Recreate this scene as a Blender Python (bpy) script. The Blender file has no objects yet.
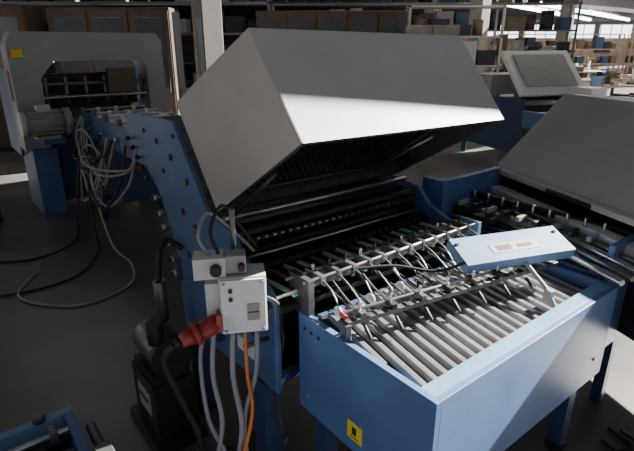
import bpy, bmesh, math, random
from mathutils import Vector, Matrix, Euler
random.seed(7)
R=random.random
D=math.radians
# ------------------------------------------------------------------ materials
def mat(name,col,rough=.5,metal=0.0,var=.18,scale=6.0,bump=.0,emit=None,es=0):
    m=bpy.data.materials.new(name); m.use_nodes=True
    nt=m.node_tree; b=nt.nodes['Principled BSDF']
    b.inputs['Roughness'].default_value=rough; b.inputs['Metallic'].default_value=metal
    tc=nt.nodes.new('ShaderNodeTexCoord'); n=nt.nodes.new('ShaderNodeTexNoise')
    n.inputs['Scale'].default_value=scale; n.inputs['Detail'].default_value=6
    nt.links.new(tc.outputs['Object'],n.inputs['Vector'])
    r=nt.nodes.new('ShaderNodeValToRGB')
    r.color_ramp.elements[0].position=.3; r.color_ramp.elements[1].position=.7
    c0=[c*(1-var) for c in col]+[1]; c1=[min(1,c*(1+var)) for c in col]+[1]
    r.color_ramp.elements[0].color=c0; r.color_ramp.elements[1].color=c1
    nt.links.new(n.outputs['Fac'],r.inputs['Fac']); nt.links.new(r.outputs['Color'],b.inputs['Base Color'])
    if bump:
        bp=nt.nodes.new('ShaderNodeBump'); bp.inputs['Strength'].default_value=bump
        nt.links.new(n.outputs['Fac'],bp.inputs['Height']); nt.links.new(bp.outputs['Normal'],b.inputs['Normal'])
    if emit:
        b.inputs['Emission Color'].default_value=(*emit,1); b.inputs['Emission Strength'].default_value=es
    return m
BLUE=mat('blue_paint',(.080,.150,.30),.45,0,.18,5)
BLUEL=mat('blue_paint_light',(.16,.27,.43),.40,0,.14,5)
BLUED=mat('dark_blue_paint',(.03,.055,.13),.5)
HOOD=mat('grey_hood_paint',(.44,.425,.40),.5,0,.08,3)
GREY=mat('grey_paint',(.34,.34,.325),.5,0,.08,4)
BOXG=mat('light_grey_plastic',(.60,.61,.58),.4,0,.05,8)
WHITE=mat('white_plastic',(.8,.8,.78),.4,0,.04)
STEEL=mat('brushed_steel',(.50,.50,.48),.3,.9,.15,20)
STEELD=mat('dull_steel',(.18,.18,.18),.4,.8,.2,20)
SLAT=mat('slat_aluminium',(.25,.25,.25),.35,.5,.2,14)
BLACK=mat('black_rubber',(.012,.012,.013),.55)
DARK=mat('dark_metal',(.03,.03,.033),.5,.3,.3,15)
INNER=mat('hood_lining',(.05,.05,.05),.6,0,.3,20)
GREEN=mat('pale_green_rod',(.38,.62,.46),.4,.0)
RED=mat('red_plastic',(.40,.045,.03),.4)
ORANGE=mat('orange_cable',(.75,.2,.03),.5)
CABG=mat('grey_cable',(.32,.31,.30),.5)
YEL=mat('yellow_sticker',(.75,.55,.03),.5)
BROWN=mat('brown_wood',(.07,.045,.03),.6,0,.3,5)
CARD=mat('cardboard',(.14,.10,.065),.8,0,.15,5)
CREAM=mat('cream_paint',(.34,.315,.27),.6)
WOODY=mat('yellow_wood',(.40,.31,.18),.6)
CONC=mat('concrete_column',(.15,.14,.13),.8,0,.15,3,.2)
WALL=mat('wall_plaster',(.13,.12,.11),.9,0,.15,1)
PAPER=mat('paper',(.75,.75,.73),.7,0,.03)
FLOOR=mat('floor_concrete',(.115,.106,.10),.38,0,.42,1.3,.08)
CEIL=mat('ceiling_paint',(.10,.10,.10),.9)
TUBE=mat('fluorescent_tube',(1,1,1),.5,0,0,1,0,(1,.82,.95),14)
PANE=mat('daylight_window_glass',(.8,.85,.9),.3,0,0,1,0,(.85,.92,1),4)
GLASSD=mat('dark_panel',(.05,.055,.06),.15)
def RZ(deg,loc=(0,0,0)): return Matrix.Translation(loc)@Matrix.Rotation(D(deg),4,'Z')
# frames
I=Matrix.Identity(4)
FM=RZ(38.2)                    # machine axes
F2=RZ(15.9,(1.09,2.98,0))      # second folding unit
# ------------------------------------------------------------------ builder
class B:
    def __init__(s,name,frame=I,parent=None,bevel=0):
        s.name=name;s.f=frame;s.p=parent;s.bv=bevel;s.bm=bmesh.new();s.m=[]
    def mi(s,m):
        if m not in s.m:s.m.append(m)
        return s.m.index(m)
    def add(s,vs,fs,m,smooth=False):
        i=s.mi(m); v=[s.bm.verts.new(q) for q in vs]
        for f in fs:
            try:
                k=s.bm.faces.new([v[j] for j in f]); k.material_index=i; k.smooth=smooth
            except ValueError: pass
    def hexa(s,p,m): # bottom 4 ccw, top 4
        s.add(p,[(3,2,1,0),(4,5,6,7),(0,1,5,4),(1,2,6,5),(2,3,7,6),(3,0,4,7)],m)
    def box(s,x0,x1,y0,y1,z0,z1,m):
        s.hexa([(x0,y0,z0),(x1,y0,z0),(x1,y1,z0),(x0,y1,z0),(x0,y0,z1),(x1,y0,z1),(x1,y1,z1),(x0,y1,z1)],m)
    def ob(s,c,sz,m,rz=0,rx=0,ry=0):
        M=Matrix.Translation(c)@Euler((D(rx),D(ry),D(rz))).to_matrix().to_4x4()
        a,b,d=[q/2 for q in sz]
        s.hexa([M@Vector(q) for q in [(-a,-b,-d),(a,-b,-d),(a,b,-d),(-a,b,-d),(-a,-b,d),(a,-b,d),(a,b,d),(-a,b,d)]],m)
    def cyl(s,p0,p1,r,m,n=14,r2=None):
        p0=Vector(p0);p1=Vector(p1);r2=r if r2 is None else r2
        z=(p1-p0).normalized(); x=z.orthogonal().normalized(); y=z.cross(x)
        vs=[];
        for p,q in((p0,r),(p1,r2)):
            for k in range(n):
                a=2*math.pi*k/n; vs.append(p+x*q*math.cos(a)+y*q*math.sin(a))
        i=s.mi(m); v=[s.bm.verts.new(q) for q in vs]
        for k in range(n):
            f=s.bm.faces.new([v[k],v[(k+1)%n],v[n+(k+1)%n],v[n+k]]);f.material_index=i;f.smooth=True
        for q in(v[:n][::-1],v[n:]):
            f=s.bm.faces.new(q);f.material_index=i
    def prism(s,prof,x0,x1,m): # profile in yz extruded over x
        n=len(prof)
        vs=[(x0,a,b) for a,b in prof]+[(x1,a,b) for a,b in prof]
        s.add(vs,[tuple(range(n))[::-1],tuple(range(n,2*n))]+[(k,(k+1)%n,n+(k+1)%n,n+k) for k in range(n)],m)
    def prismy(s,prof,y0,y1,m): # profile in xz extruded over y
        n=len(prof)
        vs=[(a,y0,b) for a,b in prof]+[(a,y1,b) for a,b in prof]
        s.add(vs,[tuple(range(n)),tuple(range(n,2*n))[::-1]]+[(k,(k+1)%n,n+(k+1)%n,n+k) for k in range(n)],m)
    def prismz(s,prof,z0,z1,m): # plan polygon
        n=len(prof)
        vs=[(a,b,z0) for a,b in prof]+[(a,b,z1) for a,b in prof]
        s.add(vs,[tuple(range(n))[::-1],tuple(range(n,2*n))]+[(k,(k+1)%n,n+(k+1)%n,n+k) for k in range(n)],m)
    def tube(s,pts,r,m,n=8,sub=6):
        P=[Vector(p) for p in pts]; Q=[]
        for i in range(len(P)-1):
            a=P[max(i-1,0)];b=P[i];c=P[i+1];d=P[min(i+2,len(P)-1)]
            for k in range(sub):
                t=k/sub
                Q.append(.5*((2*b)+(c-a)*t+(2*a-5*b+4*c-d)*t*t+(3*b-a-3*c+d)*t**3))
        Q.append(P[-1]); i=s.mi(m); rings=[]; x=None
        for k,q in enumerate(Q):
            t=(Q[min(k+1,len(Q)-1)]-Q[max(k-1,0)])
            if t.length<1e-7: t=Vector((0,0,1))
            t.normalize()
            x=t.orthogonal().normalized() if x is None else (x-t*x.dot(t)).normalized()
            y=t.cross(x)
            rings.append([s.bm.verts.new(q+x*r*math.cos(2*math.pi*j/n)+y*r*math.sin(2*math.pi*j/n)) for j in range(n)])
        for a,b in zip(rings,rings[1:]):
            for j in range(n):
                f=s.bm.faces.new([a[j],a[(j+1)%n],b[(j+1)%n],b[j]]);f.material_index=i;f.smooth=True
        for q in(rings[0][::-1],rings[-1]):
            f=s.bm.faces.new(q);f.material_index=i
    def ring(s,c,ax,R0,r,m,n=16,k=8):
        c=Vector(c);z=Vector(ax).normalized();x=z.orthogonal().normalized();y=z.cross(x);g=[]
        for a in range(n):
            A=2*math.pi*a/n; d=x*math.cos(A)+y*math.sin(A)
            g.append([s.bm.verts.new(c+d*(R0+r*math.cos(2*math.pi*b/k))+z*r*math.sin(2*math.pi*b/k)) for b in range(k)])
        i=s.mi(m)
        for a in range(n):
            for b in range(k):
                f=s.bm.faces.new([g[a][b],g[(a+1)%n][b],g[(a+1)%n][(b+1)%k],g[a][(b+1)%k]]);f.material_index=i;f.smooth=True
    def done(s):
        bmesh.ops.recalc_face_normals(s.bm,faces=s.bm.faces)
        me=bpy.data.meshes.new(s.name); s.bm.to_mesh(me); s.bm.free()
        for m in s.m: me.materials.append(m)
        o=bpy.data.objects.new(s.name,me); bpy.context.collection.objects.link(o)
        if s.p: o.parent=s.p
        else: o.matrix_world=s.f
        if s.bv:
            md=o.modifiers.new('bevel','BEVEL'); md.width=s.bv; md.segments=2; md.limit_method='ANGLE'; md.angle_limit=D(50)
        return o
def empty(name,frame=I):
    e=bpy.data.objects.new(name,None); bpy.context.collection.objects.link(e); e.matrix_world=frame; e.empty_display_size=.2
    return e
# ================================================================== MAIN FOLDING MACHINE
fm=empty('folding_machine',FM)
# ---- hood
b=B('hood',parent=fm,bevel=.006)
FBl=(.85,1.15,1.48);FBr=(1.88,1.15,1.46)
FTl=(.885,1.48,1.80);FTr=(1.98,1.48,1.785)
BTl=(.85,2.03,1.52);BTr=(1.95,2.03,1.52)
BBl=(.85,1.72,1.12);BBr=(1.88,1.72,1.12)
Ml=(.85,1.74,1.655);Mr=(1.97,1.74,1.655)
cen=Vector((1.38,1.58,1.46))
outer=[FBl,FTl,Ml,BTl,BBl,FBr,FTr,Mr,BTr,BBr]
inn=[]
for q in outer:
    q=Vector(q); d=q-cen; inn.append(q-Vector((.022*(1 if d.x>0 else -1),.0,0))-Vector((0,d.y,d.z)).normalized()*.022)
inn[0]=Vector((.875,1.172,1.468));inn[5]=Vector((1.855,1.172,1.448))
inn[4]=Vector((.875,1.70,1.134));inn[9]=Vector((1.855,1.70,1.134))
F_=[(0,5,6,1),(1,6,7,2),(2,7,8,3),(3,8,9,4)]
b.add(outer,F_+[(0,1,2),(0,2,3,4),(5,7,6),(5,9,8,7)],HOOD)
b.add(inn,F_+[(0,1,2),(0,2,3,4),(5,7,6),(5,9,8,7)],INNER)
rim=[outer[0],outer[5],outer[9],outer[4],inn[0],inn[5],inn[9],inn[4]]
b.add(rim,[(0,1,5,4),(1,2,6,5),(2,3,7,6),(3,0,4,7)],DARK)
b.done()
b=B('hood_louvres',parent=fm)
back0=Vector((0,1.70,1.15));back1=Vector((0,1.99,1.52))
for k in range(30):
    x=.90+k*.032
    for t0,t1 in((.04,.30),(.36,.62),(.68,.94)):
        p0=back0.lerp(back1,t0);p1=back0.lerp(back1,t1)
        b.hexa([(x,p0.y-.012,p0.z+.006),(x+.012,p0.y-.012,p0.z+.006),(x+.012,p0.y-.003,p0.z),(x,p0.y-.003,p0.z),
                (x,p1.y-.012,p1.z+.006),(x+.012,p1.y-.012,p1.z+.006),(x+.012,p1.y-.003,p1.z),(x,p1.y-.003,p1.z)],STEELD)
b.cyl((.88,1.62,1.22),(1.85,1.62,1.22),.008,DARK)
b.ob((1.7,1.5,1.33),(.04,.3,.02),DARK,rx=-35); b.cyl((1.62,1.30,1.40),(1.62,1.60,1.22),.007,STEELD)
b.cyl((.89,1.35,1.35),(.89,1.68,1.10),.008,DARK)
b.done()
# ---- frame
b=B('frame',parent=fm,bevel=.004)
side=[(1.30,.52),(2.12,.42),(2.15,.86),(2.30,1.09),(2.66,1.32),(2.64,1.40),(2.56,1.43),(2.05,1.44),(1.78,1.10),(1.60,1.08),(1.52,1.0),(1.34,.93),(1.30,.90)]
b.prism(side,.835,.86,BLUE)
b.prism(side,1.90,1.925,BLUE)
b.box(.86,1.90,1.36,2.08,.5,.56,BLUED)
b.box(.86,1.90,1.45,2.1,.56,.90,DARK)
b.box(.86,1.90,1.70,2.1,.90,1.06,DARK)
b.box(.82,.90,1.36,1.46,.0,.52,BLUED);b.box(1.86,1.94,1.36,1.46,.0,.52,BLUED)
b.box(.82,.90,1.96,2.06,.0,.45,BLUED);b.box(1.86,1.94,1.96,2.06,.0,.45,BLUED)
for x in(.86,1.90):
    for y in(1.41,2.01): b.cyl((x,y,.0),(x,y,.03),.06,DARK)
b.box(.80,.835,1.70,1.78,.55,.8,BLUED)
for y,z,r in[(1.95,1.2,.02),(2.1,1.28,.02),(2.25,1.33,.018),(2.4,1.36,.014),(1.9,1.0,.03),(2.02,1.05,.02),(1.78,.85,.035),(1.6,.8,.03),(1.45,.72,.025),(2.0,.85,.02),(2.2,1.2,.015),(1.9,1.32,.014),(2.05,1.38,.012)]:
    b.cyl((.836,y,z),(.828,y,z),r*.8,DARK,18); b.cyl((.836,y,z),(.824,y,z),r*.4,STEELD,12)
b.box(.818,.836,1.44,1.56,.60,.66,WHITE)
b.hexa([(.88,1.9,1.12),(1.90,1.9,1.12),(1.90,2.6,1.36),(.88,2.6,1.36),(.88,1.9,1.15),(1.90,1.9,1.15),(1.90,2.6,1.39),(.88,2.6,1.39)],STEELD)
b.done()
b=B('adjusting_knobs',parent=fm)
for y,z in[(2.29,1.06),(2.255,.99),(2.22,.93),(2.18,.86),(2.15,.79),(2.14,.72)]:
    b.cyl((.84,y-.02,z),(.815,y-.02,z),.007,STEEL); b.cyl((.82,y-.02,z),(.795,y-.02,z),.015,STEEL,16); b.cyl((.795,y-.02,z),(.788,y-.02,z),.010,BLACK)
b.box(.81,.84,2.10,2.14,.68,.80,STEELD)
for k in range(5):
    y=2.36+k*.055; z=1.14+k*.04
    b.cyl((.84,y,z),(.81,y,z),.006,STEEL); b.cyl((.82,y,z),(.80,y,z),.011,BLACK)
b.done()
# ---- cross shafts / fold rollers in the throat
b=B('fold_rollers',parent=fm)
for y,z,r,m in[(1.685,1.10,.012,STEEL),(1.66,1.03,.020,DARK),(1.60,1.02,.008,STEEL),(1.62,.965,.018,DARK),(1.56,.97,.007,STEEL),(1.53,.93,.012,DARK)]:
    b.cyl((.86,y,z),(1.90,y,z),r,m,18)
b.box(.86,1.90,1.60,1.625,1.045,1.065,DARK)
b.box(.86,1.90,1.64,1.70,.985,1.0,STEEL)
for k in range(26):
    x=.89+k*.039
    b.cyl((x,1.60,1.02),(x+.016,1.60,1.02),.018,BLACK if k%2 else DARK,14)
    b.cyl((x,1.53,.93),(x+.014,1.53,.93),.020,BLACK,14)
b.done()
b=B('guide_rods',parent=fm)
b.box(.86,1.90,1.28,1.60,.86,.88,BLACK)
for k in range(15):
    x=.905+k*.068
    b.ob((x,1.42,.912),(.017,.27,.010),GREEN if k%3!=1 else SLAT,rz=6)
    b.ob((x+.034,1.42,.895),(.012,.27,.01),DARK,rz=6)
b.cyl((.84,1.30,.92),(1.95,1.30,.92),.008,STEEL)
b.done()
b=B('drive_shafts',parent=fm)
for y,z,l,r in[(1.50,.90,.08,.016),(1.56,.72,.06,.024),(1.35,.74,.10,.010)]:
    b.cyl((.835,y,z),(.835-l,y,z),r,STEELD,16)
b.box(.80,.83,1.30,1.62,.86,.885,STEELD)
b.done()
# ---- delivery table
b=B('delivery_table',parent=fm,bevel=.005)
x0,x1,y0,y1,zb,zt=.92,2.03,.655,1.275,.45,.85
b.box(x0,x0+.022,y0,y1,zb,zt,BLUE)
b.box(x1-.022,x1,y0,y1,zb,zt,BLUE)
b.box(x0+.022,x1-.022,y0,y0+.022,zb,zt,BLUE)
b.box(x0+.022,x1-.022,y1-.022,y1,zb,zt-.04,BLUED)
b.box(x0+.022,x1-.022,y0+.022,y0+.075,zt-.022,zt-.002,BLUEL)
b.box(x0+.022,x1-.022,y0+.022,y1-.022,zt-.06,zt-.045,BLACK)
for x in(x0+.03,x1-.09):
    for y in(y0+.06,y1-.12):
        b.box(x,x+.06,y,y+.06,.06,zb,BLUED); b.cyl((x+.005,y+.03,.04),(x+.055,y+.03,.04),.04,BLACK,16)
b.box(x0-.004,x0+.001,.93,1.0,.50,.57,YEL)
b.box(x0-.0055,x0-.003,.945,.985,.512,.516,BLACK);b.box(x0-.0055,x0-.003,.955,.975,.525,.555,BLACK)
for y in(1.24,1.20,1.16): b.cyl((x0+.001,y,.80),(x0-.004,y,.80),.007,BLACK)
for y in(.70,1.22): b.cyl((x0+.001,y,.52),(x0-.004,y,.52),.009,STEEL)
for x in(1.0,1.94): b.cyl((x,y0+.001,.55),(x,y0-.004,.55),.008,STEELD)
b.done()
b=B('delivery_slats',parent=fm,bevel=.002)
for k in range(24):
    xc=.955+k*.047
    ytop=1.235;ybot=.735
    sk=.20
    w=.0125
    xt=xc+.03+(ytop-1.0)*sk; xb=xc+.03+(ybot-1.0)*sk
    if xt+w>x1-.03: 
        ytop=1.0+(x1-.05-w-xc-.03)/sk; xt=x1-.05-w
    if ytop<ybot+.1: continue
    if xb-w<x0+.03:
        xb=x0+.03+w; ybot=1.0+(xb-xc-.03)/sk
    ybot=max(ybot,.735)
    zl=zt-.03
    p=[(xb-w,ybot,zl-.012),(xb+w,ybot,zl-.012),(xt+w,ytop,zl-.012),(xt-w,ytop,zl-.012),(xb-w*.8,ybot,zl+.01),(xb+w*.8,ybot,zl+.01),(xt+w*.8,ytop,zl+.01),(xt-w*.8,ytop,zl+.01)]
    b.hexa(p,SLAT)
b.done()
# ---- rails with clamps
b=B('guide_carriage',parent=fm,bevel=.0015)
Y1=1.275;Z1=.965
b.box(.93,1.92,Y1-.010,Y1+.010,Z1-.03,Z1-.008,STEELD)
b.cyl((.90,Y1+.05,Z1),(1.95,Y1+.05,Z1),.007,STEEL)
b.cyl((.92,Y1-.03,Z1+.01),(1.90,Y1-.03,Z1+.01),.006,STEEL)
for x in(.94,1.91):
    b.box(x-.012,x+.012,Y1-.05,Y1+.07,.84,Z1+.02,BLUEL if x>1 else STEELD)
for k in range(12):
    x=1.0+k*.077
    b.box(x-.010,x+.010,Y1-.042,Y1+.057,Z1-.010,Z1+.018,STEELD if k%2 else STEEL)
    b.cyl((x,Y1+.02,Z1+.016),(x,Y1+.02,Z1+.045),.006,BLACK if k%3 else STEEL)
    yy=Y1-.14-.03*(k%2)
    b.tube([(x,Y1-.03,Z1),(x-.006,Y1-.09,Z1-.015),(x-.012,yy,Z1-.055)],.004,STEELD,6,4)
    b.ring((x-.015,yy,Z1-.075),(1,0,0),.016,.005,WHITE if k%2==0 else STEEL)
    b.cyl((x-.022,yy,Z1-.075),(x-.008,yy,Z1-.075),.013,BLACK if k%2 else BOXG,12)
    b.cyl((x+.03,Y1-.02,Z1-.04),(x+.03,Y1-.19,Z1-.075),.004,DARK)
A=Vector((.94,1.045,.905));C=Vector((1.93,.87,.905)); d=(C-A).normalized(); n=Vector((-d.y,d.x,0))
L=(C-A).length
ang=math.degrees(math.atan2(d.y,d.x))
b.ob(A+d*L/2,(L,.026,.016),STEELD,rz=ang)
b.cyl(A+n*.03+Vector((0,0,.02)),C+n*.03+Vector((0,0,.02)),.006,STEEL)
for k in range(24):
    q=A+d*(.04+k*.040)
    b.ob(q+Vector((0,0,.010)),(.012,.028,.006),BLACK if k%2 else STEEL,rz=ang)
for k in range(7):
    q=A+d*(.06+k*.125)
    b.ob(q+n*.015+Vector((0,0,.018)),(.022,.055,.02),DARK if k%2 else STEELD,rz=ang)
    b.cyl(q+n*.015,q+n*.015+Vector((0,0,.055)),.005,STEEL)
    b.tube([q+n*.03+Vector((0,0,.02)),q+n*.10+Vector((0,0,.028)),q+n*.19+Vector((0,0,.055))],.004,STEELD,6,4)
    b.cyl(q-n*.02+Vector((0,0,-.015)),q-n*.06+Vector((0,0,-.045)),.006,DARK)
b.cyl(A+Vector((0,0,.02)),A+n*.03+Vector((0,0,.02)),.008,RED)
b.ob(A+Vector((0,0,-.03)),(.02,.04,.06),STEELD,rz=ang)
b.done()
b=B('carriage_cover',parent=fm,bevel=.006)
c=Vector((1.74,.965,.985)); a=-20
b.ob(c,(.50,.15,.045),BLUEL,rz=a,rx=20)
M=Matrix.Translation(c)@Euler((D(20),0,D(a))).to_matrix().to_4x4()
def onc(x,y,sx,sy,m,h=.001,z=.023):
    p=M@Vector((x,y,z)); b.ob(p,(sx,sy,h*2),m,rz=a,rx=20)
onc(.0,-.01,.22,.05,GREY,.0012)
onc(-.05,-.01,.07,.03,DARK,.0022);onc(.045,-.01,.07,.02,CARD,.0022)
for x in(-.23,.23): 
    p=M@Vector((x,.04,.023)); b.cyl(p,p+Vector((0,0,.006)),.008,STEEL)
b.tube([c+Vector((.0,-.06,-.03)),c+Vector((-.02,-.12,-.06)),c+Vector((-.05,-.19,-.09)),c+Vector((-.06,-.24,-.15))],.008,GREY,8,5)
b.ob(c+Vector((-.05,-.20,-.11)),(.02,.035,.05),GREY,rz=-20)
b.cyl(c+Vector((.1,.02,-.02)),c+Vector((.1,.02,-.15)),.014,STEELD)
b.cyl(c+Vector((-.19,.06,-.02)),c+Vector((-.19,.06,-.13)),.010,STEEL)
b.tube([c+Vector((-.25,.03,0)),c+Vector((-.33,.10,-.04)),c+Vector((-.45,.2,-.02)),c+Vector((-.6,.28,-.02))],.006,BLACK,6,5)
b.done()
# ================================================================== infeed register table
b=B('register_table',FM,bevel=.004)
b.box(1.30,1.33,2.75,5.75,.86,1.10,BLUE);b.box(1.95,1.98,2.75,5.75,.86,1.10,BLUE)
b.box(1.33,1.95,2.75,5.75,1.03,1.06,DARK)
for k in range(7): b.box(1.38+k*.08,1.41+k*.08,2.78,5.7,1.06,1.075,PAPER if k%2 else SLAT)
for k in range(8):
    y=2.9+k*.37
    b.cyl((1.33,y,1.12),(1.95,y,1.12),.012,STEEL); b.box(1.30,1.34,y-.03,y+.03,1.08,1.15,STEELD)
    for j in range(3): b.cyl((1.45+j*.18,y,1.11),(1.48+j*.18,y,1.11),.03,WHITE)
b.box(1.34,1.94,3.9,5.2,1.085,1.095,PAPER)
for x in(1.31,1.92):
    for y in(3.0,5.3): b.box(x,x+.06,y,y+.07,0,.87,BLUED)
b.box(1.33,1.92,3.02,3.06,.2,.26,BLUED);b.box(1.33,1.92,5.32,5.36,.2,.26,BLUED)
b.box(1.33,1.95,4.6,5.2,.35,.85,BLUED)
for k in range(6): b.cyl((1.30,3.2+k*.4,.98),(1.27,3.2+k*.4,.98),.02,STEEL)
b.done()
# ================================================================== sheet feeder
b=B('sheet_feeder',FM,bevel=.02)
xa,xb_=.80,2.35
prof=[(xa,.70),(xa,1.74),(xa+.06,1.86),(xb_-.06,1.86),(xb_,1.78),(xb_,.70),(xb_-.20,.70),(xb_-.20,1.50),(xb_-.26,1.58),(xa+.40,1.58),(xa+.26,1.42),(xa+.24,.70)]
b.prismy(prof,5.85,6.20,GREY)
b.box(xa,xa+.03,6.2,6.9,.6,1.5,BLUE);b.box(xb_-.03,xb_,6.2,6.9,.6,1.5,BLUE)
b.box(xa+.05,xa+.28,5.80,6.5,0,.72,BLUE);b.box(xb_-.28,xb_-.05,5.80,6.5,0,.72,BLUE)
b.box(xa+.28,xb_-.28,5.95,6.5,.1,.80,BLUED)
b.box(xa+.3,xb_-.3,6.22,6.9,.8,1.10,CARD)
b.box(xa+.26,xb_-.26,6.1,6.18,1.1,1.45,DARK)
for k in range(6): b.cyl((1.1+k*.2,5.95,1.15),(1.1+k*.2,5.95,1.42),.02,STEELD)
b.cyl((1.0,5.95,1.35),(2.15,5.95,1.35),.025,STEELD);b.cyl((1.0,5.9,1.22),(2.15,5.9,1.22),.02,STEEL)
b.box(1.7,2.0,5.80,5.85,1.25,1.5,CARD)
b.box(xa-.004,xa,5.95,6.1,1.2,1.5,DARK)
b.box(2.25,2.31,5.2,5.26,0,2.05,GREY);b.box(2.45,2.5,5.1,5.15,0,2.0,GREY);b.box(2.25,2.5,5.12,5.24,1.2,1.3,GREY)
b.box(.83,.93,5.82,5.85,1.62,1.70,YEL)
b.done()
b=B('electric_motor',FM)
mc=Vector((1.0,5.55,1.02)); 
b.cyl(mc+Vector((-.20,0,0)),mc+Vector((.14,0,0)),.11,GREY,24)
for k in range(12):
    a=2*math.pi*k/12; b.ob(mc+Vector((-.03,.115*math.cos(a),.115*math.sin(a))),(.28,.012,.02),GREY,rx=math.degrees(a)-90)
b.cyl(mc+Vector((-.25,0,0)),mc+Vector((-.20,0,0)),.12,BOXG,24,)
b.cyl(mc+Vector((.14,0,0)),mc+Vector((.20,0,0)),.13,GREY,24);b.cyl(mc+Vector((.2,0,0)),mc+Vector((.28,0,0)),.03,STEEL)
b.ob(mc+Vector((-.03,0,.14)),(.12,.1,.06),BOXG)
b.ob(mc+Vector((-.03,.0,-.135)),(.22,.2,.03),GREY); b.ob(mc+Vector((.02,.12,-.18)),(.2,.30,.06),BLUE)
b.done()
b=B('cable_bundle',FM)
for k in range(11):
    s=Vector((1.22+.02*R(),5.25-.12*R(),1.10)); e=Vector((1.25,3.75+1.0*R(),.98))
    dep=.25+.5*R(); mid=(s+e)/2
    b.tube([s,s+Vector((-.06,.05-.2*R(),-.25*dep-.1)),mid+Vector((-.08-.1*R(),.2-.5*R(),-dep)),e+Vector((-.07,.15*R(),-dep*.5)),e],.010,CABG if k%3 else BLACK,6,7)
for k in range(4):
    cc=Vector((1.17,4.95-.2*R(),.80-.1*k)); b.ring(cc,(1,.3*R(),.2*R()),.17+.05*R(),.010,CABG,28,6)
b.tube([(1.2,5.2,1.0),(1.1,5.1,.6),(1.0,5.0,.2),(.9,4.8,.012),(.5,4.6,.012),(.0,4.9,.012),(-.6,5.3,.012)],.010,BLACK,6,8)
b.tube([(1.2,4.9,1.0),(1.1,4.8,.5),(1.05,4.6,.1),(1.0,4.4,.012),(.7,4.0,.012),(.2,4.0,.012),(-.3,4.4,.012),(-.9,4.6,.012)],.009,BLACK,6,8)
b.tube([(1.2,5.0,1.0),(1.12,4.7,.5),(1.1,4.3,.1),(1.15,4.0,.012),(1.0,3.6,.012),(.6,3.5,.012),(.3,3.9,.012),(.5,4.3,.012)],.009,CABG,6,8)
b.done()
# ================================================================== electrical box with plug
e=empty('electrical_box',FM)
b=B('enclosure',parent=e,bevel=.006)
bx,by,bz=.722,1.315,.955
rz=-28
def W(x,y,z):
    v=Matrix.Rotation(D(rz),4,'Z')@Vector((x,y,z)); return Vector((bx,by,bz))+v
def bb(x,y,z,sx,sy,sz,m,o=b): o.ob(W(x,y,z),(sx,sy,sz),m,rz=rz)
bb(0,0,0,.15,.10,.20,BOXG); bb(.0,-.054,0,.14,.012,.19,WHITE)
bb(.03,-.062,-.02,.04,.003,.06,GREY); bb(.03,-.064,-.02,.034,.002,.004,DARK)
for sx in(-.06,.06):
    for sz in(-.085,.085): b.cyl(W(sx,-.058,sz),W(sx,-.064,sz),.005,GREY)
bb(-.095,.02,-.01,.05,.08,.16,BOXG)
bb(-.10,.0,.13,.10,.08,.07,BOXG); bb(-.02,.0,.135,.07,.06,.06,GREY)
b.cyl(W(-.08,-.04,.13),W(-.08,-.065,.13),.018,BLACK,18); b.cyl(W(.0,-.03,.13),W(.0,-.05,.13),.012,DARK,18)
b.cyl(W(-.04,-.06,.06),W(-.04,-.068,.06),.007,DARK); b.cyl(W(-.04,-.06,.03),W(-.04,-.068,.03),.007,DARK)
for x in(-.04,0,.04): b.cyl(W(x,0,-.10),W(x,0,-.125),.013,DARK)
b.cyl(W(.05,.02,.05),Vector((.833,1.42,.93)),.012,STEELD); b.cyl(W(.05,.02,-.03),Vector((.833,1.40,.84)),.012,STEELD)
b.cyl(W(-.02,.04,.16),W(-.02,.04,.30),.010,STEELD)
b.done()
b=B('red_power_plug',parent=e)
b.cyl(W(-.09,-.03,-.07),W(-.15,-.05,-.085),.032,RED,20);b.cyl(W(-.15,-.05,-.085),W(-.165,-.055,-.089),.040,RED,20)
b.cyl(W(-.165,-.055,-.089),W(-.205,-.07,-.10),.030,RED,20,.022);b.cyl(W(-.205,-.07,-.10),W(-.225,-.076,-.106),.014,BLACK)
b.ob(W(-.06,-.03,-.055),(.06,.06,.06),RED,rz=rz)
b.done()
b=B('box_cables',parent=e)
def cab(p,m,r=.009): b.tube(p,r,m,7,6)
cab([W(-.04,0,-.12),W(-.05,0,-.3),W(-.03,-.02,-.5),W(-.05,0,-.7),W(-.02,.05,-.94)],CABG,.010)
cab([W(0,0,-.12),W(0,-.01,-.3),W(.01,-.02,-.45),W(-.04,-.04,-.65),W(-.12,-.05,-.85),W(-.25,.1,-.94)],ORANGE,.007)
cab([W(.04,0,-.12),W(.03,0,-.3),W(-.02,0,-.5),W(-.01,-.02,-.7),W(.06,.0,-.94)],CABG,.009)
cab([W(-.225,-.076,-.106),W(-.265,-.06,-.18),W(-.22,-.02,-.4),W(-.18,0,-.6),W(-.2,.05,-.94)],BLACK,.011)
cab([W(-.1,.02,-.09),W(-.12,.02,-.3),W(-.1,.0,-.5),W(-.14,.02,-.75),W(-.1,.1,-.94)],CABG,.009)
cab([W(-.12,.03,-.09),W(-.16,.05,-.25),W(-.15,.03,-.5),W(-.10,.02,-.7),W(-.3,.3,-.94)],CABG,.008)
cab([W(-.1,.0,.165),W(-.13,.02,.22),W(-.1,.1,.27),W(-.03,.14,.2),W(.05,.16,.1)],CABG,.006)
cab([W(-.07,.0,.165),W(-.09,.02,.24),W(-.05,.08,.30),W(.0,.12,.22),W(.06,.14,.12)],BLACK,.006)
cab([W(.07,.0,.0),W(.12,.0,-.05),W(.13,.06,-.25),W(.1,.06,-.45),W(.12,.0,-.6)],BLACK,.007)
b.done()
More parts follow.
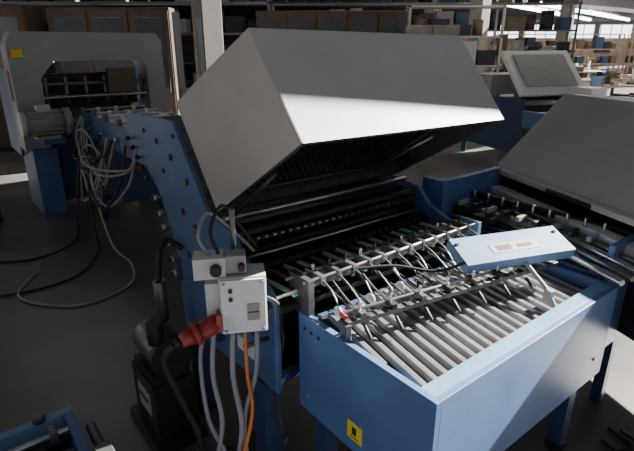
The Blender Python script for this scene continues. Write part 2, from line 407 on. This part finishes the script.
# vacuum pump standing beside the frame
b=B('vacuum_pump',FM,bevel=.006)
b.box(.52,.76,1.80,2.16,.0,.06,DARK); b.box(.55,.74,1.84,2.12,.06,.34,DARK); b.box(.56,.73,1.86,2.10,.34,.38,BLACK)
b.cyl((.65,1.88,.46),(.65,2.10,.46),.085,STEELD,22); b.cyl((.65,1.85,.46),(.65,1.88,.46),.095,DARK,22)
b.cyl((.60,1.88,.54),(.60,1.88,.64),.035,DARK,16); b.cyl((.70,2.05,.54),(.70,2.05,.74),.03,STEELD,16)
b.box(.544,.55,1.90,2.04,.16,.28,GREY); b.box(.541,.544,1.92,2.02,.22,.24,DARK)
b.tube([(.70,2.05,.74),(.73,2.08,.86),(.78,2.1,.90),(.83,2.06,.86)],.014,BLACK)
b.done()
b=B('floor_cables',FM)
for k in range(11):
    x=.30+.25*R();y=1.1+.5*R()
    b.tube([(x,y,.012),(x+.2*R()-.1,y+.15*R(),.012),(x+.35*R(),y+.1,.014),(x+.3,y-.2*R(),.012),(x+.5,y+.1,.012)],.008,[BLACK,CABG,BLACK][k%3],6,7)
b.tube([(.45,1.55,.012),(.6,1.5,.014),(.8,1.3,.012),(1.0,1.25,.012),(1.2,1.0,.012)],.011,RED,6,6)
b.done()
# ================================================================== second folding unit
f2=empty('folding_machine',F2)
b=B('hood',parent=f2,bevel=.006)
ya,yb=0,-1.35
pts=[(0,ya,1.06),(0,yb,1.06),(.56,yb,1.45),(.56,ya+.17,1.45),(1.05,yb,1.42),(1.05,ya+.15,1.42),(1.15,yb,1.02),(1.15,ya,1.02),(0,ya,1.02),(0,yb,1.02)]
b.add(pts,[(0,1,2,3),(3,2,4,5),(5,4,6,7),(0,3,5,7,8),(1,9,6,4,2),(0,8,9,1),(8,7,6,9)],HOOD)
b.ob((-.02,-.67,1.04),(.05,1.3,.03),HOOD)
b.cyl((-.045,-.5,1.04),(-.045,-.8,1.04),.012,BLACK)
b.done()
b=B('frame',parent=f2,bevel=.004)
b.box(-.02,1.1,-.04,.0,.35,1.02,BLUE);b.box(-.05,1.1,-1.36,-1.32,.35,1.02,BLUE)
b.box(.02,1.05,-1.3,-.06,.5,.97,DARK)
b.box(-.10,-.02,-1.25,-.1,.90,.96,BOXG)
for k in range(4): b.cyl((-.14-.05*k,-1.25,.93-.01*k),(-.14-.05*k,-.05,.93-.01*k),.014,STEEL if k%2 else STEELD)
for x in(.05,1.0):
    for y in(-1.3,-.1): b.box(x,x+.07,y,y+.07,0,.5,BLUED)
b.done()
b=B('infeed_rollers',parent=fm,bevel=.003)
b.box(2.08,2.66,1.60,1.64,.55,1.06,BLUE); b.box(2.06,2.12,1.56,1.70,.9,1.08,BLUE)
b.box(2.10,2.45,.72,.745,.45,.98,BLUE); b.box(2.45,2.50,.6,.78,.45,1.0,BLUE)
b.box(2.06,2.10,.75,1.60,.55,.86,BLUED)
b.box(2.10,2.48,.75,1.60,.80,.82,BLACK)
for k in range(7):
    x=2.12+k*.055; b.cyl((x,.75,.86+.008*k),(x+.0,1.60,.86+.008*k),.012,STEEL if k%2 else STEELD)
b.box(2.20,2.24,.78,1.6,.90,.935,STEELD); b.box(2.36,2.39,.78,1.6,.94,.97,DARK)
for k in range(9):
    b.box(2.18,2.26,.85+k*.085,.87+k*.085,.935,.96,DARK if k%2 else GREY)
    b.cyl((2.3,.85+k*.085,.95),(2.3,.85+k*.085,1.0),.007,STEEL)
b.box(2.12,2.42,1.3,1.42,.90,.93,BLACK)
for x in(2.08,2.45):
    for y in(.76,1.54): b.box(x,x+.05,y,y+.05,0,.56,BLUED)
b.done()
b=B('drive_motor',FM)
q=Vector((2.12,.40,.10))
b.ob(q+Vector((.1,0,-.07)),(.26,.16,.06),DARK)
b.cyl(q,q+Vector((.16,0,0)),.045,RED,22); b.cyl(q+Vector((.16,0,0)),q+Vector((.20,0,0)),.052,DARK,22)
b.cyl(q-Vector((.03,0,0)),q,.05,BLACK,22); b.ob(q+Vector((.08,0,.06)),(.07,.05,.03),RED); b.cyl(q+Vector((.2,0,0)),q+Vector((.26,0,0)),.012,STEEL)
b.done()
b=B('floor_cables',FM)
for k in range(10):
    x=1.6+.3*R();y=.15+.3*R()
    b.tube([(x,y,.012),(x+.15,y+.1*R(),.012),(x+.3*R(),y+.15,.014),(x+.4,y+.1*R(),.012),(x+.45,y+.2,.012)],.008,BLACK,6,7)
b.done()
# ================================================================== lower left machine corner
b=B('delivery_stacker',FM,bevel=.004)
z=.60
b.box(-.75,.20,1.57,1.60,z-.14,z,BLUEL);b.box(.17,.20,.85,1.57,z-.14,z,BLUE);b.box(-.75,.17,.85,.88,z-.14,z,BLUE)
b.box(-.75,-.72,.88,1.57,z-.14,z,BLUE)
b.box(-.72,.17,.88,1.57,z-.12,z-.10,BLACK)
for k in range(9): b.cyl((-.72,.95+k*.07,z-.05),(.17,.95+k*.07,z-.05),.014,STEELD if k%2 else DARK)
b.cyl((-.72,1.50,z-.01),(.17,1.50,z-.01),.010,STEEL)
b.cyl((.23,1.3,z-.03),(.23,1.5,z-.03),.016,STEELD);b.box(.20,.25,1.28,1.34,z-.08,z+.02,STEELD)
b.cyl((.10,1.58,z),(.10,1.58,z+.03),.02,STEELD);b.cyl((.12,1.45,z),(.12,1.45,z+.06),.012,STEELD)
for x in(-.72,.12):
    for y in(.9,1.5): b.box(x,x+.05,y,y+.05,0,z-.14,BLUED)
b.box(-.6,.05,1.0,1.5,.0,.16,DARK)
b.done()
# ================================================================== room
b=B('floor'); b.box(-30,60,-8,70,-.1,0,FLOOR); b.done()
b=B('wall_far',RZ(0)); b.box(-30,60,60,60.3,0,4.2,WALL); b.done()
for k in range(6):
    b=B('window_%d'%(k+1)); xx=19+k*4.2
    b.box(xx,xx+3.6,59.9,59.95,2.2,3.7,PANE)
    for j in range(4): b.box(xx+j*1.17,xx+j*1.17+.09,59.85,59.9,2.15,3.75,GREY)
    b.box(xx,xx+3.6,59.85,59.9,2.1,2.2,GREY); b.box(xx,xx+3.6,59.85,59.9,3.7,3.8,GREY); b.done()
b=B('wall_left'); b.box(-14.3,-14,-8,60,0,4.2,WALL); b.done()
b=B('ceiling_sun_mask',FM)
b.prismz([(-8,1.3),(-2,1.2),(4.8,.63),(6.2,.48),(9,.25),(60,.25),(60,2.8),(-8,2.8)],4.0,4.25,CEIL)  # unseen slab, front edge shaped to shade the upper hood from the sun
def slab(x0,x1,y0,y1): b.box(x0,x1,y0,y1,4.0,4.25,CEIL)
slab(-8,13.5,2.8,4.1); slab(-8,60,4.1,6.5)  # gap beside the short slab added to let sun onto the far floor
slab(-8,60,8.2,11.0)
slab(-8,60,12.5,16)
slab(-8,60,18,60)
b.done()
def lamp(x0,y0,x1,y1,n,h=3.6):
    b=B('fluorescent_lamp'); p=Vector((x0,y0,h));q=Vector((x1,y1,h)); d=(q-p)/n
    for k in range(n):
        a=p+d*k+d*.06; c=p+d*(k+1)-d*.06
        b.cyl(a,c,.10,TUBE,8); dd=(c-a).normalized()
        mid=(a+c)/2+Vector((0,0,.12)); b.ob(mid,((c-a).length,.3,.08),WHITE,rz=math.degrees(math.atan2(dd.y,dd.x)))
        b.cyl(mid,(mid.x,mid.y,3.99),.02,GREY)
    b.done()
lamp(8.9,26.5,22.8,45,8); lamp(10.6,26.5,26,45,8); lamp(14.5,22,33,44,9)
def col(x,y,w=.4,m=CONC,h=4.0):
    b=B('column',RZ(38.2,(x,y,0)),bevel=.02); b.box(-w/2,w/2,-w/2,w/2,0,h,m); b.box(-w/2-.03,w/2+.03,-w/2-.03,w/2+.03,0,.12,m); b.done()
col(-1.75,8.6,.36); col(3.9,13.0,.35,CREAM); col(12,26,.5,CREAM); col(18,30,.5,CREAM); col(4.7,22,.5,CREAM)
def shelf(x,y,w,h,rz,rows,m=GREY,fill=None,seed=1):
    rr=random.Random(seed)
    b=B('storage_shelf',RZ(rz,(x,y,0))); dpt=.5
    for sx in(0,w-.05):
        for sy in(0,dpt-.05): b.box(sx,sx+.05,sy,sy+.05,0,h,m)
    for r_ in range(rows+1):
        z=.1+(h-.15)*r_/rows; b.box(0,w,0,dpt,z,z+.04,m)
        if r_<rows:
            xx=.06
            while xx<w-.3:
                ww=.15+.3*rr.random(); hh=(h/rows)*(.3+.5*rr.random())
                kk=rr.choice(fill or [CARD,BROWN,GREY,BLUED,DARK,DARK,DARK])
                if rr.random()<.35: b.cyl((xx+ww/2,.25,z+.04),(xx+ww/2,.25,z+.04+hh),min(ww,.4)*.45,kk,14)
                else: b.box(xx,min(xx+ww,w-.07),.06,dpt-.06,z+.04,z+.04+hh,kk)
                xx+=ww+.03+.1*rr.random()
    b.done()
def cabinet(name,x,y,w,d_,h,rz,m,doors=2,panel=None):
    b=B(name,RZ(rz,(x,y,0)),bevel=.008); b.box(0,w,0,d_,.06,h,m); b.box(.03,w-.03,.03,d_-.03,0,.06,DARK)
    for k in range(doors):
        a=k*w/doors+.02;c=(k+1)*w/doors-.02
        b.box(a,c,-.02,0,.1,h-.04,m)
        if panel: b.box(a+.08,c-.08,-.026,-.018,h*.45,h-.15,panel)
        b.cyl((c-.05,-.03,h*.42),(c-.05,-.03,h*.52),.012,STEEL)
    b.done()
cabinet('wooden_cabinet',-8.2,8.5,3.6,.6,2.3,0,BROWN,4,GLASSD)
cabinet('wooden_cabinet',-4.4,8.8,2.0,.6,2.3,0,BROWN,3,GLASSD)
shelf(-7,11.5,6,3.2,0,5,STEELD,None,3)
cabinet('steel_cabinet',-6.9,6.6,.9,.5,1.2,0,GREY,2)
cabinet('glazed_cabinet',-1.2,10.6,3.0,.6,2.35,0,BROWN,5,GLASSD)
shelf(1.9,11.2,2.0,2.5,0,4,GREY,None,5)
shelf(-1.2,14,8,3.4,0,5,STEELD,None,8)
cabinet('control_cabinet',1.55,9.3,.9,.6,2.05,-8,CREAM,2,GREY)
shelf(9,26,6,2.2,0,3,WOODY,[WOODY,BLUED,CARD,DARK],11)
shelf(16,27,8,2.2,0,3,WOODY,[WOODY,BLUED,CARD,DARK],12)
b=B('partition_wall'); b.box(4,40,46,46.3,0,2.2,WOODY)
for k in range(12): b.box(5+k*3,5.4+k*3,45.9,46,0,2.2,CREAM); b.box(6+k*3,7.4+k*3,45.93,46,1.0,1.9,GLASSD)
b.done()
def bench(x,y,w,rz,seed):
    rr=random.Random(seed)
    b=B('workbench',RZ(rz,(x,y,0))); b.box(0,w,0,.8,.80,.85,rr.choice([WOODY,GREY,BOXG])); b.box(0,w,0,.8,.3,.33,GREY)
    for sx in(0,w-.06):
        for sy in(0,.74): b.box(sx,sx+.06,sy,sy+.06,0,.8,BLUED)
    for k in range(int(w*7)):
        q=Vector((.1+(w-.4)*rr.random(),.05+.6*rr.random(),.85)); s=.05+.16*rr.random(); m=rr.choice([WHITE,GREY,DARK,BLUE,CARD,DARK,STEEL,STEELD])
        if rr.random()<.4: b.cyl(q,q+Vector((0,0,.08+.3*rr.random())),s*.4,m,12)
        else: b.ob(q+Vector((0,0,s*.5)),(s*1.8,s*1.1,s),m,rz=rr.random()*90)
    for k in range(int(w*3)):
        b.box(.1+(w-.6)*k/(w*3),.4+(w-.6)*k/(w*3),.2,.6,.33,.33+.3*rr.random(),rr.choice([CARD,DARK,BLUED,GREY,DARK]))
    b.done()
bench(5.2,11.5,3.0,10,1); bench(6.5,8.6,3.2,15,2); bench(8,14,4,5,3); bench(12,17,5,8,4); bench(6,18,4,0,6); bench(9.2,10.8,3,20,7)
f3=RZ(20,(2.95,7.3,0))
b=B('paper_folder',f3,bevel=.006)
b.box(0,.04,0,1.4,.2,1.0,BLUED);b.box(1.2,1.24,0,1.4,.2,1.0,BLUED);b.box(.04,1.2,.1,1.35,.35,.9,DARK)
b.hexa([(0,.1,1.02),(1.24,.1,1.02),(1.24,.65,1.62),(0,.65,1.62),(.0,.05,1.05),(1.24,.05,1.05),(1.24,.60,1.65),(0,.60,1.65)],WHITE)
b.hexa([(.14,.14,1.155),(1.10,.14,1.155),(1.10,.54,1.59),(.14,.54,1.59),(.14,.12,1.165),(1.10,.12,1.165),(1.10,.52,1.60),(.14,.52,1.60)],GREY)
b.box(0,1.24,.75,1.3,1.0,1.3,GREY)
b.box(.04,1.2,-.9,0,.72,.78,BOXG);b.box(0,.04,-.9,0,.6,.85,BLUE);b.box(1.2,1.24,-.9,0,.6,.85,BLUE)
for k in range(8): b.cyl((.04,-.85+k*.11,.80),(1.2,-.85+k*.11,.80),.02,STEEL)
for x in(0,1.18):
    for y in(-.85,.1,1.3): b.box(x,x+.06,y,y+.06,0,.62,BLUED)
b.box(.9,1.2,-.3,.0,.78,1.15,WHITE)
b.done()
def pallet(x,y,rz,h):
    b=B('paper_pallet',RZ(rz,(x,y,0)))
    for k in range(5): b.box(0,1.2,k*.18,k*.18+.1,.10,.13,WOODY)
    for k in range(3): b.box(k*.55,k*.55+.1,0,.82,0,.10,WOODY)
    b.box(.05,1.15,.04,.78,.13,.13+h,PAPER); b.done()
pallet(5.2,9.9,30,.5); pallet(-4.2,7.6,0,.8)
b=B('fibre_drum',RZ(0,(-3.55,4.9,0))); b.cyl((0,0,0),(0,0,.55),.24,CARD,28); b.cyl((0,0,.53),(0,0,.58),.25,STEELD,28); b.cyl((0,0,.02),(0,0,.05),.25,STEELD,28); b.done()
# ================================================================== light
w=bpy.data.worlds.new('World'); bpy.context.scene.world=w; w.use_nodes=True
w.node_tree.nodes['Background'].inputs[0].default_value=(.74,.83,1,1); w.node_tree.nodes['Background'].inputs[1].default_value=.27
sd=FM.to_3x3()@Vector((1,-.16,.60))
l=bpy.data.lights.new('sun','SUN'); l.energy=42; l.angle=D(.6); l.color=(1,.96,.9)
o=bpy.data.objects.new('sun',l); bpy.context.collection.objects.link(o); o.rotation_euler=sd.to_track_quat('Z','Y').to_euler(); o.location=(5,5,8)
for x,y,en in((-4,7.2,16),(0,8.5,18),(4,9.5,50),(8,14,140),(14,22,300),(2,18,80)):  # added fill lights without fixtures, they brighten the background hall
    al=bpy.data.lights.new('hall_fill_light','AREA'); al.energy=en; al.shape='RECTANGLE'; al.size=2.4; al.size_y=.5; al.color=(1,.93,.84)
    ao=bpy.data.objects.new('hall_fill_light',al); bpy.context.collection.objects.link(ao); ao.location=(x,y,3.8)
# ================================================================== camera
cd=bpy.data.cameras.new('camera'); cd.sensor_width=36; cd.lens=500/634*36; cd.clip_end=200
co=bpy.data.objects.new('camera',cd); bpy.context.collection.objects.link(co)
co.location=(0,0,1.75); co.rotation_euler=(D(70),0,0)
bpy.context.scene.camera=co
